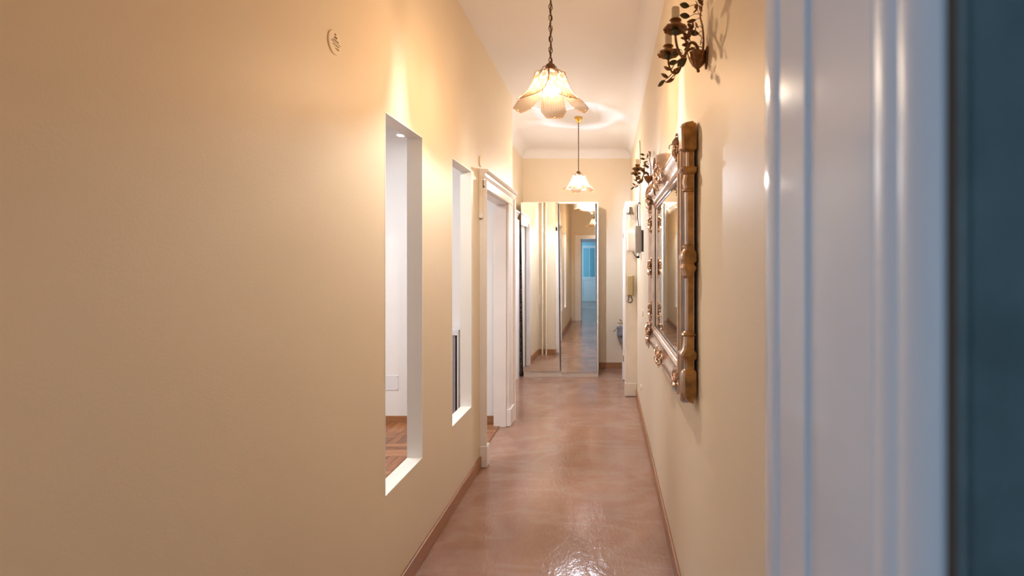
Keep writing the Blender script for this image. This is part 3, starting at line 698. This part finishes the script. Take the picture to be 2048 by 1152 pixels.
def sconce(label, loc, sleeves):
    L = thing('wall_sconce', label, 'wall sconce', loc, 'gilt leaf wall sconces')
    # fluted half bowl against the wall
    MB().lathe([(0.004, -0.050), (0.007, -0.046), (0.017, -0.036), (0.026, -0.020), (0.032, -0.004), (0.034, 0.004), (0.026, 0.004), (0.01, 0.000)], (-0.030, 0, 0.022), 36, flute=0.06, nf=12).build('bowl', 'gilt', L, local=True, smooth=True)
    MB().sphere((-0.028, 0, -0.032), 0.006, 10, 6).build('finial', 'gilt', L, local=True, smooth=True)
    MB().prism([(-0.03, 0.04), (-0.034, 0.022), (-0.02, -0.013), (0, -0.028), (0.02, -0.013), (0.034, 0.022), (0.03, 0.04)], -0.006, 0.0, 'x').build('backplate', 'gilt', L, local=True, bevel=0.002)
    stem = bez([(-0.018, 0, 0.0), (-0.012, 0.002, 0.035), (-0.010, 0.0, 0.074), (-0.014, -0.004, 0.115), (-0.022, -0.006, 0.148), (-0.017, -0.002, 0.178), (-0.011, 0.002, 0.215)], 6)
    MB().tube(stem, [0.0045-0.0028*i/len(stem) for i in range(len(stem))], 8).build('stem', 'gilt', L, local=True, smooth=True)
    for sgn in (-1, 1):
        up = 0.026 if sgn < 0 else 0.0
        arm = bez([(-0.020, 0, 0.0), (-0.036, sgn*0.016, 0.045), (-0.058, sgn*0.030, 0.050), (-0.074, sgn*0.045, 0.018), (-0.088, sgn*0.065, -0.012), (-0.106, sgn*0.085, -0.004), (-0.116, sgn*0.095, 0.024), (-0.118, sgn*0.095, 0.046)], 6)
        a = MB().tube(arm, [0.0055-0.0015*i/len(arm) for i in range(len(arm))], 8).build('arm', 'gilt', L, local=True, smooth=True)
        c = (-0.118, sgn*0.095, 0)
        MB().lathe([(0.004, 0.044), (0.012, 0.050), (0.015, 0.058), (0.010, 0.066), (0.012, 0.070)], c, 16, flute=0.15, nf=6).build('cup', 'leaf_green', L, local=True, smooth=True)
        MB().lathe([(0.010, 0.066), (0.024, 0.072), (0.034, 0.068), (0.038, 0.062), (0.0385, 0.0635), (0.034, 0.071), (0.024, 0.0755), (0.010, 0.074)], c, 48, flute=0.05, nf=10).build('drip_pan', 'gilt', L, local=True, smooth=True)
        MB().lathe([(0.012, 0.074), (0.014, 0.082), (0.014, 0.088), (0.0185, 0.091), (0.0185, 0.094), (0.013, 0.094)], c, 40, flute=0.05, nf=10).build('collar', 'gilt', L, local=True, smooth=True)
        if sleeves == 2 or sgn < 0:
            MB().lathe([(0.0132, 0.093), (0.0132, 0.131), (0.0125, 0.1325), (0.010, 0.1325), (0.010, 0.126)], c, 24).build('candle_sleeve', 'sleeve', L, local=True, smooth=True)
        MB().tube(bez([(-0.088, sgn*0.065, -0.012), (-0.112, sgn*0.070, -0.030), (-0.126, sgn*0.062, -0.048), (-0.136, sgn*0.058, -0.044)], 6), 0.0018, 6).build('tendril', 'gilt', L, local=True, smooth=True)
        MB().tube(bez([(-0.058, sgn*0.030, 0.050), (-0.062, sgn*0.030, 0.068), (-0.052, sgn*0.028, 0.095), (-0.050, sgn*0.02, 0.106)], 6), 0.0014, 6).build('tendril', 'gilt', L, local=True, smooth=True)
    lv = [(-0.060, -0.01, 0.182, 'g', 3.0, 0.2), (-0.056, 0.005, 0.155, 'g', 3.1, 0.1), (-0.038, -0.01, 0.136, 'b', 3.5, -0.5), (-0.024, 0.01, 0.098, 'g', 3.2, 0.1),
          (-0.042, -0.02, 0.078, 'g', 1.9, 1.2), (-0.017, 0.015, 0.062, 'b', 2.2, 1.3), (-0.070, -0.02, 0.004, 'g', 3.6, -1.3), (-0.097, -0.05, 0.020, 'g', 2.6, -0.5),
          (-0.134, 0.06, -0.042, 'g', 3.6, -0.9), (-0.100, 0.075, -0.030, 'b', 3.1, -0.6), (-0.090, 0.05, 0.020, 'g', 3.4, -0.4), (-0.104, 0.08, -0.006, 'b', 0.6, 0.5),
          (-0.086, -0.066, -0.014, 'g', 2.9, -1.0), (-0.096, -0.075, -0.006, 'b', 3.6, 0.3), (-0.112, 0.085, 0.004, 'b', 2.9, 0.4), (-0.120, 0.07, -0.030, 'b', 3.3, 0.4), (-0.030, -0.01, 0.110, 'b', 2.5, 0.8),
          (-0.016, 0.0, 0.170, 'b', 2.6, 0.9), (-0.012, 0.0, 0.190, 'b', 3.6, 0.8)]
    for x, y, z, kd, az, el in lv:
        o = bpy.data.objects.new('leaf', LG if kd == 'g' else LB); C.objects.link(o); o.parent = L
        o.location = (x, y, z); o.rotation_mode = 'XYZ'
        o.rotation_euler = Matrix.Rotation(az, 3, 'Z').to_4x4().to_3x3().to_euler() if False else (Matrix.Rotation(az, 3, 'Z') @ Matrix.Rotation(-el, 3, 'Y') @ Matrix.Rotation(0.9, 3, 'X')).to_euler()
        st = Vector((x, y, z)); base = Vector((-0.014, 0, min(z+0.0, 0.2))) if z > 0.05 else Vector((-0.088, 0.065 if y > 0 else -0.065, -0.012))
        MB().tube(bez([base, (base+st)/2 + Vector((0, 0, 0.008)), st], 5), 0.0011, 5).build('leaf_stalk', 'gilt', L, local=True, smooth=True)
    for x, y, z, az in ((-0.034, -0.012, 0.176, 3.0), (-0.054, -0.015, 0.107, 3.9), (-0.072, -0.035, 0.067, 4.2), (-0.060, 0.03, 0.070, 2.4)):
        o = bpy.data.objects.new('flower', FL); C.objects.link(o); o.parent = L; o.location = (x, y, z)
        o.rotation_euler = (Matrix.Rotation(az, 3, 'Z') @ Matrix.Rotation(1.35, 3, 'Y')).to_euler()
        MB().tube(bez([(-0.016, 0, z-0.02), (x*0.6-0.008, y*0.6, z-0.014), (x, y, z)], 5), 0.0011, 5).build('flower_stalk', 'gilt', L, local=True, smooth=True)
    return L
sconce('dark gilt leaf sconce with two candle sleeves high on right wall, nearest', (XR-0.0005, 1.695, 2.190), 2)
sconce('distant gilt leaf sconce with one candle sleeve beyond the ornate mirror', (XR-0.0005, 3.73, 2.135), 1)

# ------------------------------------------------------------------ ornate mirror on the right wall
Y0, Y1, Z0, Z1 = 2.0, 3.16, 1.115, 1.855       # sight opening
FW = 0.13
mr = thing('wall_mirror', 'large ornate gilt framed landscape mirror on the right wall', 'mirror', (XR, (Y0+Y1)/2, Z0-FW))
def W(wv, y, z): return (XR-wv, y, z)
B(XR-0.034, XR-0.030, Y0-0.03, Y1+0.03, Z0-0.03, Z1+0.03).build('mirror_glass', 'old_mirror', mr)
B(XR-0.030, XR-0.012, Y0-0.10, Y1+0.10, Z0-0.10, Z1+0.10).build('back_board', 'antique_gold', mr)
prof = [(0.000, 0.033), (0.000, 0.038), (0.006, 0.044), (0.011, 0.044), (0.014, 0.040), (0.019, 0.040), (0.022, 0.047), (0.031, 0.053), (0.036, 0.050), (0.040, 0.050),
        (0.052, 0.052), (0.068, 0.060), (0.078, 0.068), (0.090, 0.071), (0.100, 0.068), (0.104, 0.060), (0.110, 0.060), (0.118, 0.064), (0.126, 0.060), (0.130, 0.050), (0.130, 0.012), (0.02, 0.012), (0.0, 0.031)]
def rail(kind):
    ra, rb = [], []
    for d, wv in prof:
        if kind == 'top': ra.append(W(wv, Y0-d, Z1+d)); rb.append(W(wv, Y1+d, Z1+d))
        if kind == 'bottom': ra.append(W(wv, Y0-d, Z0-d)); rb.append(W(wv, Y1+d, Z0-d))
        if kind == 'near': ra.append(W(wv, Y0-d, Z0-d)); rb.append(W(wv, Y0-d, Z1+d))
        if kind == 'far': ra.append(W(wv, Y1+d, Z0-d)); rb.append(W(wv, Y1+d, Z1+d))
    MB().loft([ra, rb]).build('frame_rail', 'silver_rail', mr, smooth=True)
for k in ('top', 'bottom', 'near', 'far'): rail(k)
# dark inner slip round the glass
sl = MB()
for a in (B(XR-0.036, XR-0.0335, Y0, Y0+0.008, Z0, Z1), B(XR-0.036, XR-0.0335, Y1-0.008, Y1, Z0, Z1), B(XR-0.036, XR-0.0335, Y0, Y1, Z0, Z0+0.008), B(XR-0.036, XR-0.0335, Y0, Y1, Z1-0.008, Z1)):
    b = len(sl.v); sl.v += a.v; sl.f += [tuple(i+b for i in q) for q in a.f]
sl.build('inner_slip', 'black', mr)
# turned-looking side pilasters (silhouette measured on the near side)
sil = [(2.036, .030), (2.033, .046), (2.024, .060), (2.001, .068), (1.930, .066), (1.925, .058), (1.920, .046), (1.868, .046), (1.864, .064), (1.856, .069), (1.846, .066), (1.836, .053), (1.828, .053), (1.807, .058),
       (1.786, .052), (1.781, .058), (1.776, .058), (1.771, .050), (1.577, .049), (1.572, .056), (1.566, .056), (1.561, .053), (1.545, .062), (1.530, .066), (1.516, .064), (1.504, .058), (1.489, .064), (1.472, .057), (1.462, .057), (1.455, .054), (1.450, .049),
       (1.255, .049), (1.247, .058), (1.240, .060), (1.234, .053), (1.205, .055), (1.184, .058), (1.174, .067), (1.165, .068), (1.152, .060), (1.145, .054), (1.112, .052), (1.104, .060), (1.080, .063), (1.014, .060), (.996, .050), (.988, .036), (.984, .020)]
for yo, s in ((Y0-FW, -1), (Y1+FW, 1)):
    rings, front = [], []
    for z, wv in sil:
        e = max(0.0, wv-0.049)*0.9
        ya, yb = yo + s*(0.010+e), yo - s*(0.040+e)
        rear = 0.016 if wv < 0.059 else 0.007
        wf = max(wv-0.013, rear+0.004); c = min(0.005, (wv-wf)*0.6)
        rings.append([W(rear, ya, z), W(wf, ya, z), W(wf, yb, z), W(rear, yb, z)])
        front.append([W(wf, ya-s*0.0005, z), W(wv-c, ya-s*0.001, z), W(wv, ya-s*c*1.6, z), W(wv, yb, z), W(wf, yb, z)])
    MB().loft(rings).build('side_pilaster', 'antique_gold', mr, smooth=True)
    MB().loft(front).build('pilaster_face', 'silver_rail', mr, smooth=True)
# carved ornaments
def scroll(mb, cy, cz, w0, r, turns, ph, dirn, tr):
    pts, rad = [], []; n = int(22*turns)
    for i in range(n+1):
        t = i/n; rr = r*(1-t)**0.8 + 0.003; a = ph + dirn*t*turns*2*PI
        pts.append(W(w0 + 0.006*math.sin(PI*t) + 0.006*t, cy + rr*math.cos(a), cz + rr*math.sin(a))); rad.append(tr*(1-0.55*t))
    mb.tube(pts, rad, 6)
def frond(mb, cy, cz, w0, ln, ang, wd_):
    rings = []; n = 7; ca, sa = math.cos(ang), math.sin(ang)
    for i in range(n+1):
        s = i/n; h = wd_*math.sin(PI*(0.1+0.88*s))**0.9; bow = 0.014*math.sin(PI*s*0.9)
        y, z = cy + ca*ln*s, cz + sa*ln*s
        rings.append([W(w0+bow-0.004, y - sa*h, z + ca*h), W(w0+bow+0.007*(1-s*0.4), y - sa*h*0.45, z + ca*h*0.45), W(w0+bow+0.002, y, z), W(w0+bow+0.007*(1-s*0.4), y + sa*h*0.45, z - ca*h*0.45), W(w0+bow-0.004, y + sa*h, z - ca*h)])
    mb.loft(rings)
def ornament(name, cy, cz, w0, sy, sz, axis, seed):
    rnd = random.Random(seed); mb = MB()
    def at(a, b): return (cy+a*sy, cz+b*sz) if axis == 'y' else (cy+b*sy, cz+a*sz)
    m_ = min(sy, sz)
    for sg in (-1, 1):
        for k, (f, side) in enumerate(((0.30, 0.35), (0.34, -0.40), (0.62, 0.30), (0.66, -0.28), (0.90, 0.05))):
            y, z = at(sg*f + rnd.uniform(-0.05, 0.05), side + rnd.uniform(-0.08, 0.08))
            scroll(mb, y, z, w0 - 0.004*k*0.5, m_*rnd.uniform(0.24, 0.36), 1.4, rnd.uniform(0, 6), sg*(1 if side > 0 else -1), 0.0048)
        for k in range(7):
            an = (PI/2*(1-sg) if axis == 'y' else sg*PI/2) + (k-3)*0.42
            ln = (sy if abs(math.cos(an)) > 0.7 else sz)*rnd.uniform(0.62, 0.98)
            frond(mb, cy, cz, w0+0.002, ln, an, 0.006)
    for k in range(16):
        y, z = at(rnd.uniform(-0.9, 0.9), rnd.uniform(-0.75, 0.75))
        mb.sphere(W(w0+rnd.uniform(0.004, 0.012), y, z), rnd.uniform(0.0035, 0.0065), 8, 5)
    mb.sphere(W(w0+0.014, cy, cz), 0.012, 12, 7, (0.8, 1, 1.3))
    return mb.build(name, 'silver_gilt', mr, smooth=True)
zc, yc = (Z0+Z1)/2, (Y0+Y1)/2
for (y, z, sd) in ((Y0-0.060, Z1+0.098, 1), (Y1+0.070, Z1+0.070, 2), (Y0-0.055, Z0-0.062, 3), (Y1+0.070, Z0-0.060, 4)):
    far = y > Y1
    ornament('corner_ornament', y, z, 0.070 if far else 0.064, 0.055, 0.085 if far else 0.050, 'z', sd)
ornament('lower_crest', yc-0.03, Z0-0.080, 0.074, 0.10, 0.060, 'y', 11)
ornament('upper_crest', yc-0.03, Z1+0.085, 0.082, 0.12, 0.090, 'y', 12)
ornament('side_ornament', Y1+0.06, zc, 0.060, 0.030, 0.060, 'z', 13)
ornament('side_ornament', Y1+0.06, Z1-0.09, 0.056, 0.020, 0.06, 'z', 15)
ornament('side_ornament', Y1+0.06, Z0+0.09, 0.056, 0.020, 0.06, 'z', 16)
# leaf-curled pediment above the upper crest
mb = MB(); rings = []
for i in range(13):
    t = -1 + 2*i/12; y = yc-0.03 + t*0.105; zt_ = Z1 + 0.215 - 0.055*t*t
    rings.append([W(0.014, y, Z1+0.10), W(0.014, y, zt_-0.004), W(0.040, y, zt_), W(0.074, y, zt_-0.006), W(0.094, y, zt_-0.012), W(0.098, y, zt_-0.022), W(0.088, y, zt_-0.024), W(0.070, y, zt_-0.040), W(0.060, y, Z1+0.10)])
mb.loft(rings).build('pediment', 'silver_rail', mr, smooth=True)
MB().tube(bez([W(0.006, yc-0.12, Z1+0.13), W(0.010, yc-0.12, Z1+0.19), W(0.010, yc-0.12, Z1+0.235), W(0.030, yc-0.12, Z1+0.232), W(0.032, yc-0.12, Z1+0.215)], 5), 0.004, 8).build('hanging_hook', 'steel', mr, smooth=True)

# ------------------------------------------------------------------ devices on and beside the entrance box
bl = thing('door_bell', 'small dark brass bell at the top of the cream entrance frame', 'bell', (0.258, 5.69, 2.074))
MB().lathe([(0.042, 2.074), (0.043, 2.082), (0.033, 2.096), (0.028, 2.120), (0.026, 2.146), (0.020, 2.153), (0.004, 2.154)], (0.258, 5.655, 0), 28).build('bell_shell', 'bell', bl, smooth=True)
B(0.240, 0.270, 5.672, 5.70, 2.150, 2.225).build('bracket', 'cream_plastic', bl, bevel=0.006)
MB().lathe([(0.004, 2.153), (0.011, 2.158), (0.012, 2.20), (0.008, 2.222), (0.003, 2.224)], (0.256, 5.66, 0), 14).build('bell_hanger', 'cream_plastic', bl, smooth=True)
MB().tube(bez([(0.250, 5.685, 2.070), (0.262, 5.680, 2.02), (0.290, 5.680, 2.000), (0.325, 5.685, 2.022)], 8), 0.0022, 6).build('bell_wire', 'wire', bl, smooth=True)
fz = thing('fuse_box', 'plain cream plastic box on the entrance frame below the bell', 'box', (0.27, 5.69, 1.66))
B(0.225, 0.316, 5.672, 5.70, 1.664, 1.886).build('box_body', 'cream_plastic', fz, bevel=0.006)
B(0.232, 0.309, 5.668, 5.673, 1.680, 1.870).build('box_lid', 'cream_plastic', fz, bevel=0.003)
gb = thing('meter_box', 'tall grey metal box on the right wall just before the entrance frame', 'box', (0.31, 5.06, 1.62))
B(0.282, XR, 5.00, 5.13, 1.622, 1.893).build('box_body', 'grey_metal', gb, bevel=0.004)
B(0.278, 0.283, 5.012, 5.118, 1.635, 1.880).build('box_lid', 'grey_metal', gb, bevel=0.002)
MB().tube(bez([(0.310, 5.02, 1.893), (0.304, 5.02, 2.0), (0.305, 5.02, 2.10), (0.318, 5.02, 2.125), (0.330, 5.02, 2.11)], 8), 0.0055, 8).build('upper_cable', 'black', gb, smooth=True)
MB().tube(bez([(0.318, 5.03, 1.625), (0.316, 5.03, 1.595), (0.298, 5.03, 1.575), (0.276, 5.06, 1.60), (0.258, 5.10, 1.635)], 8), 0.0045, 8).build('lower_cable', 'black', gb, smooth=True)
B(0.290, 0.322, 5.02, 5.05, 1.568, 1.590).build('cable_clamp', 'black', gb, bevel=0.004)
bd = MB().prism([(4.66, 1.640), (4.665, 1.628), (4.68, 1.624), (4.705, 1.624), (4.72, 1.632), (4.722, 1.82), (4.71, 1.829), (4.68, 1.829), (4.663, 1.822)], 0.3165, 0.3365, 'x').build('wall_device', 'black', None, bevel=0.004)
tag(bd, 'slim black rounded device on the right wall beside the grey box', 'wall device')
ic = thing('intercom_phone', 'yellowed wall intercom handset with black cord on the entrance frame', 'intercom', (0.255, 5.69, 1.16))
B(0.222, 0.302, 5.676, 5.70, 1.150, 1.385).build('base_plate', 'olive_shaded', ic, bevel=0.005)  # visible edge gives the intercom's shaded side, darkened by colour
B(0.222, 0.284, 5.648, 5.677, 1.160, 1.380).build('handset', 'olive_plastic', ic, bevel=0.008)
lp = bez([(0.245, 5.672, 1.155), (0.240, 5.668, 1.12), (0.232, 5.664, 1.09), (0.244, 5.662, 1.074), (0.272, 5.664, 1.080), (0.282, 5.668, 1.105), (0.268, 5.672, 1.14), (0.262, 5.676, 1.155)], 8)
MB().tube(lp, 0.0052, 8).build('coiled_cord', 'black', ic, smooth=True)
MB().tube(bez([(0.300, 5.694, 1.38), (0.312, 5.694, 1.45), (0.314, 5.694, 1.62)], 8), 0.0028, 6).build('feed_wire', 'cream_plastic', ic, smooth=True)
wc = MB().tube(bez([(0.331, 5.10, 1.894), (0.330, 5.10, 2.15), (0.331, 5.10, 2.55), (0.330, 5.09, 2.72), (0.326, 5.07, 2.76), (0.328, 5.05, 2.70), (0.331, 5.04, 2.52)], 8), 0.0042, 8).build('wall_cable', 'olive_plastic', None, smooth=True)
tag(wc, 'thin tan cable rising up the right wall behind the far sconce', 'cable')
gp = thing('wall_planter', 'small grey boxes with a leafy sprig on the end wall right of wardrobe', 'planter', (0.19, 7.20, 0.39))
B(0.137, 0.175, 7.14, YF, 0.487, 0.610).build('small_box', 'slate', gp, bevel=0.003)
B(0.172, 0.262, 7.12, YF, 0.487, 0.612).build('box', 'slate', gp, bevel=0.003)
B(0.176, 0.262, 7.15, YF, 0.392, 0.486).build('lower_box', 'slate', gp, bevel=0.003)
MB().tube(bez([(0.19, 7.18, 0.60), (0.185, 7.17, 0.66), (0.205, 7.17, 0.70)], 6), 0.003, 6).build('sprig_stem', 'twig', gp, smooth=True)
MB().tube(bez([(0.16, 7.16, 0.60), (0.13, 7.15, 0.60), (0.118, 7.14, 0.565)], 6), 0.003, 6).build('trailing_stem', 'twig', gp, smooth=True)
for x, z, az, el, mm in ((0.186, 0.655, 3.3, 0.3, 'stem_green'), (0.19, 0.67, 0.2, 0.1, 'stem_green'), (0.20, 0.69, 3.0, 0.7, 'twig'), (0.20, 0.66, 0.3, -0.3, 'twig'), (0.118, 0.57, 3.6, -0.7, 'twig')):
    o = bpy.data.objects.new('leaf', leaf_mesh(mm, 0.045, 0.022, 0.2)); C.objects.link(o); o.parent = gp; o.matrix_parent_inverse = Matrix.Translation(-Vector(gp.location))
    o.location = (x, 7.165, z); o.rotation_euler = (Matrix.Rotation(az, 3, 'Z') @ Matrix.Rotation(-el, 3, 'Y') @ Matrix.Rotation(0.8, 3, 'X')).to_euler()

# ------------------------------------------------------------------ round covers and plaques
pq = thing('round_plaque', 'small round ceramic plaque with dark scribbled print high on left wall', 'plaque', (XL, 1.725, 2.27))
pc = (XL, 1.727, 2.268)
MB().lathe([(0.041, 0.0), (0.041, 0.002), (0.039, 0.004), (0.002, 0.0045)], pc, 40, axis='x').build('disc', 'cover_cream', pq, smooth=True)
def stroke(pts, r, m):
    MB().tube([(XL+0.0048, pc[1]+a, pc[2]+b) for a, b in pts], r, 4).build('printed_mark', m, pq)
def script_row(a0, a1, b, amp, r, m, seed):
    q = random.Random(seed); n = int((a1-a0)/0.0022)
    stroke([(a0+(a1-a0)*i/n, b + (amp if i % 2 else -amp)*q.uniform(0.3, 1)) for i in range(n+1)], r, m)
stroke([(-0.024, 0.0015), (0.000, 0.0), (0.020, 0.0008), (0.033, 0.0)], 0.0012, 'plaque_dark')
stroke([(-0.003, 0.029), (0.003, 0.027)], 0.0020, 'plaque_red')
script_row(-0.006, 0.012, 0.018, 0.0045, 0.0007, 'plaque_dark', 1)
script_row(-0.012, 0.022, 0.008, 0.0030, 0.0006, 'plaque_dark', 2)
script_row(-0.016, 0.026, -0.008, 0.0022, 0.0006, 'plaque_dark', 3)
script_row(0.000, 0.024, -0.018, 0.0030, 0.0006, 'plaque_dark', 4)
def disc(name, c, r, side, label, m):
    h = 0.008 if side == 'x' else -0.008
    o = MB().lathe([(r, 0.0), (r, h*0.7), (r*0.94, h), (0.002, h*1.1)], c, 32, axis='x').build(name, m, None, smooth=True)
    tag(o, label, 'wall cover'); return o
disc('round_cover', (XL, 3.71, 2.268), 0.041, 'x', 'small round cover on left wall above the side doorway frame', 'cover_cream')
disc('round_cover', (XR, 4.72, 1.05), 0.036, '-x', 'painted round cover on right wall just beyond the ornate mirror', 'wall')
disc('round_cover', (XR, 4.95, 0.29), 0.030, '-x', 'painted round cover low on right wall near the skirting', 'wall')
def blank(x0, x1, z0, z1, label):
    g = thing('blank_plate', label, 'wall plate', ((x0+x1)/2, RY1, z0))
    B(x0, x1, RY1-0.006, RY1, z0, z1).build('plate', 'plate', g, bevel=0.002)
    for x in (x0+0.008, x1-0.008):
        for z in (z0+0.010, z1-0.010):
            MB().lathe([(0.004, 0), (0.004, -0.002), (0.001, -0.0025)], (x, RY1-0.006, z), 10, axis='y').build('screw', 'steel', g)
blank(-2.14, -1.985, 0.312, 0.450, 'square white blank plate on side room wall seen through nearer opening')
blank(-1.088, -1.045+0.07-0.045, 0.085, 0.220, 'low white blank plate on side room wall seen through the doorway')
# slim framed panel standing at the side room end wall
sp = thing('slim_cabinet', 'slim white framed unit with dark slot seen through the farther wall opening', 'cabinet', (-1.42, 4.67, 0.01))
zt_ = 0.902
B(-1.470, -1.426, 4.60, 4.735, 0.01, zt_).build('side_frame', 'jamb', sp, bevel=0.002)
B(-1.3846, -1.371, 4.60, 4.735, 0.01, zt_).build('side_frame', 'jamb', sp, bevel=0.002)
B(-1.426, -1.3846, 4.60, 4.735, zt_-0.05, zt_).build('top_frame', 'jamb', sp, bevel=0.002)
B(-1.426, -1.3846, 4.60, 4.735, 0.01, 0.13).build('bottom_frame', 'jamb', sp, bevel=0.002)
B(-1.426, -1.4076, 4.612, 4.70, 0.13, zt_-0.05).build('inner_panel', 'grey_metal', sp)
B(-1.4076, -1.3846, 4.64, 4.70, 0.13, zt_-0.05).build('dark_slot', 'black', sp)
# side room ceiling spotlight
ss = thing('ceiling_spotlight', 'small bright spotlight glimpsed at the top of the nearer opening', 'spotlight', (-1.86, 4.50, 2.70))
MB().lathe([(0.030, 2.670), (0.036, 2.665), (0.038, 2.69), (0.030, RH), (0.01, RH)], (-1.86, 4.50, 0), 24).build('housing', 'jamb', ss, smooth=True)
MB().lathe([(0.002, 2.662), (0.028, 2.662), (0.028, 2.669)], (-1.86, 4.50, 0), 20).build('lens', 'spot_glow', ss)

# ------------------------------------------------------------------ heating pipes on the return wall (seen in the wardrobe mirror)
for i, (x, r, lab) in enumerate(((-1.150, 0.014, 'cream heating pipe on return wall, nearer the corner, reflected in wardrobe'), (-1.088, 0.014, 'cream heating pipe on return wall, farther from corner, reflected in wardrobe'))):
    g = thing('heating_pipe', lab, 'pipe', (x, YE+0.03, 0), 'heating pipes on the return wall')
    MB().tube([(x, YE+0.032, 0.0), (x, YE+0.032, HC-0.001)], r, 14).build('pipe_run', 'pipe', g, smooth=True)
    for z in ((0.85, 2.05) if i == 0 else (0.12, 2.0)):
        MB().lathe([(r, z), (r+0.006, z+0.004), (r+0.006, z+0.05), (r, z+0.054)], (x, YE+0.032, 0), 14).build('coupling', 'pipe', g, smooth=True)
        B(x-0.008, x+0.008, YE, YE+0.03, z+0.015, z+0.035).build('pipe_bracket', 'pipe', g)
sw_ = thing('switch_plate', 'cream switch plate beside the heating pipes, reflected in wardrobe', 'switch', (-1.195, YE, 0.84))
B(-1.222, -1.172, YE, YE+0.008, 0.84, 0.99).build('plate', 'cream_plastic', sw_, bevel=0.002)
B(-1.208, -1.186, YE+0.008, YE+0.011, 0.89, 0.94).build('rocker', 'cream_plastic', sw_, bevel=0.001)
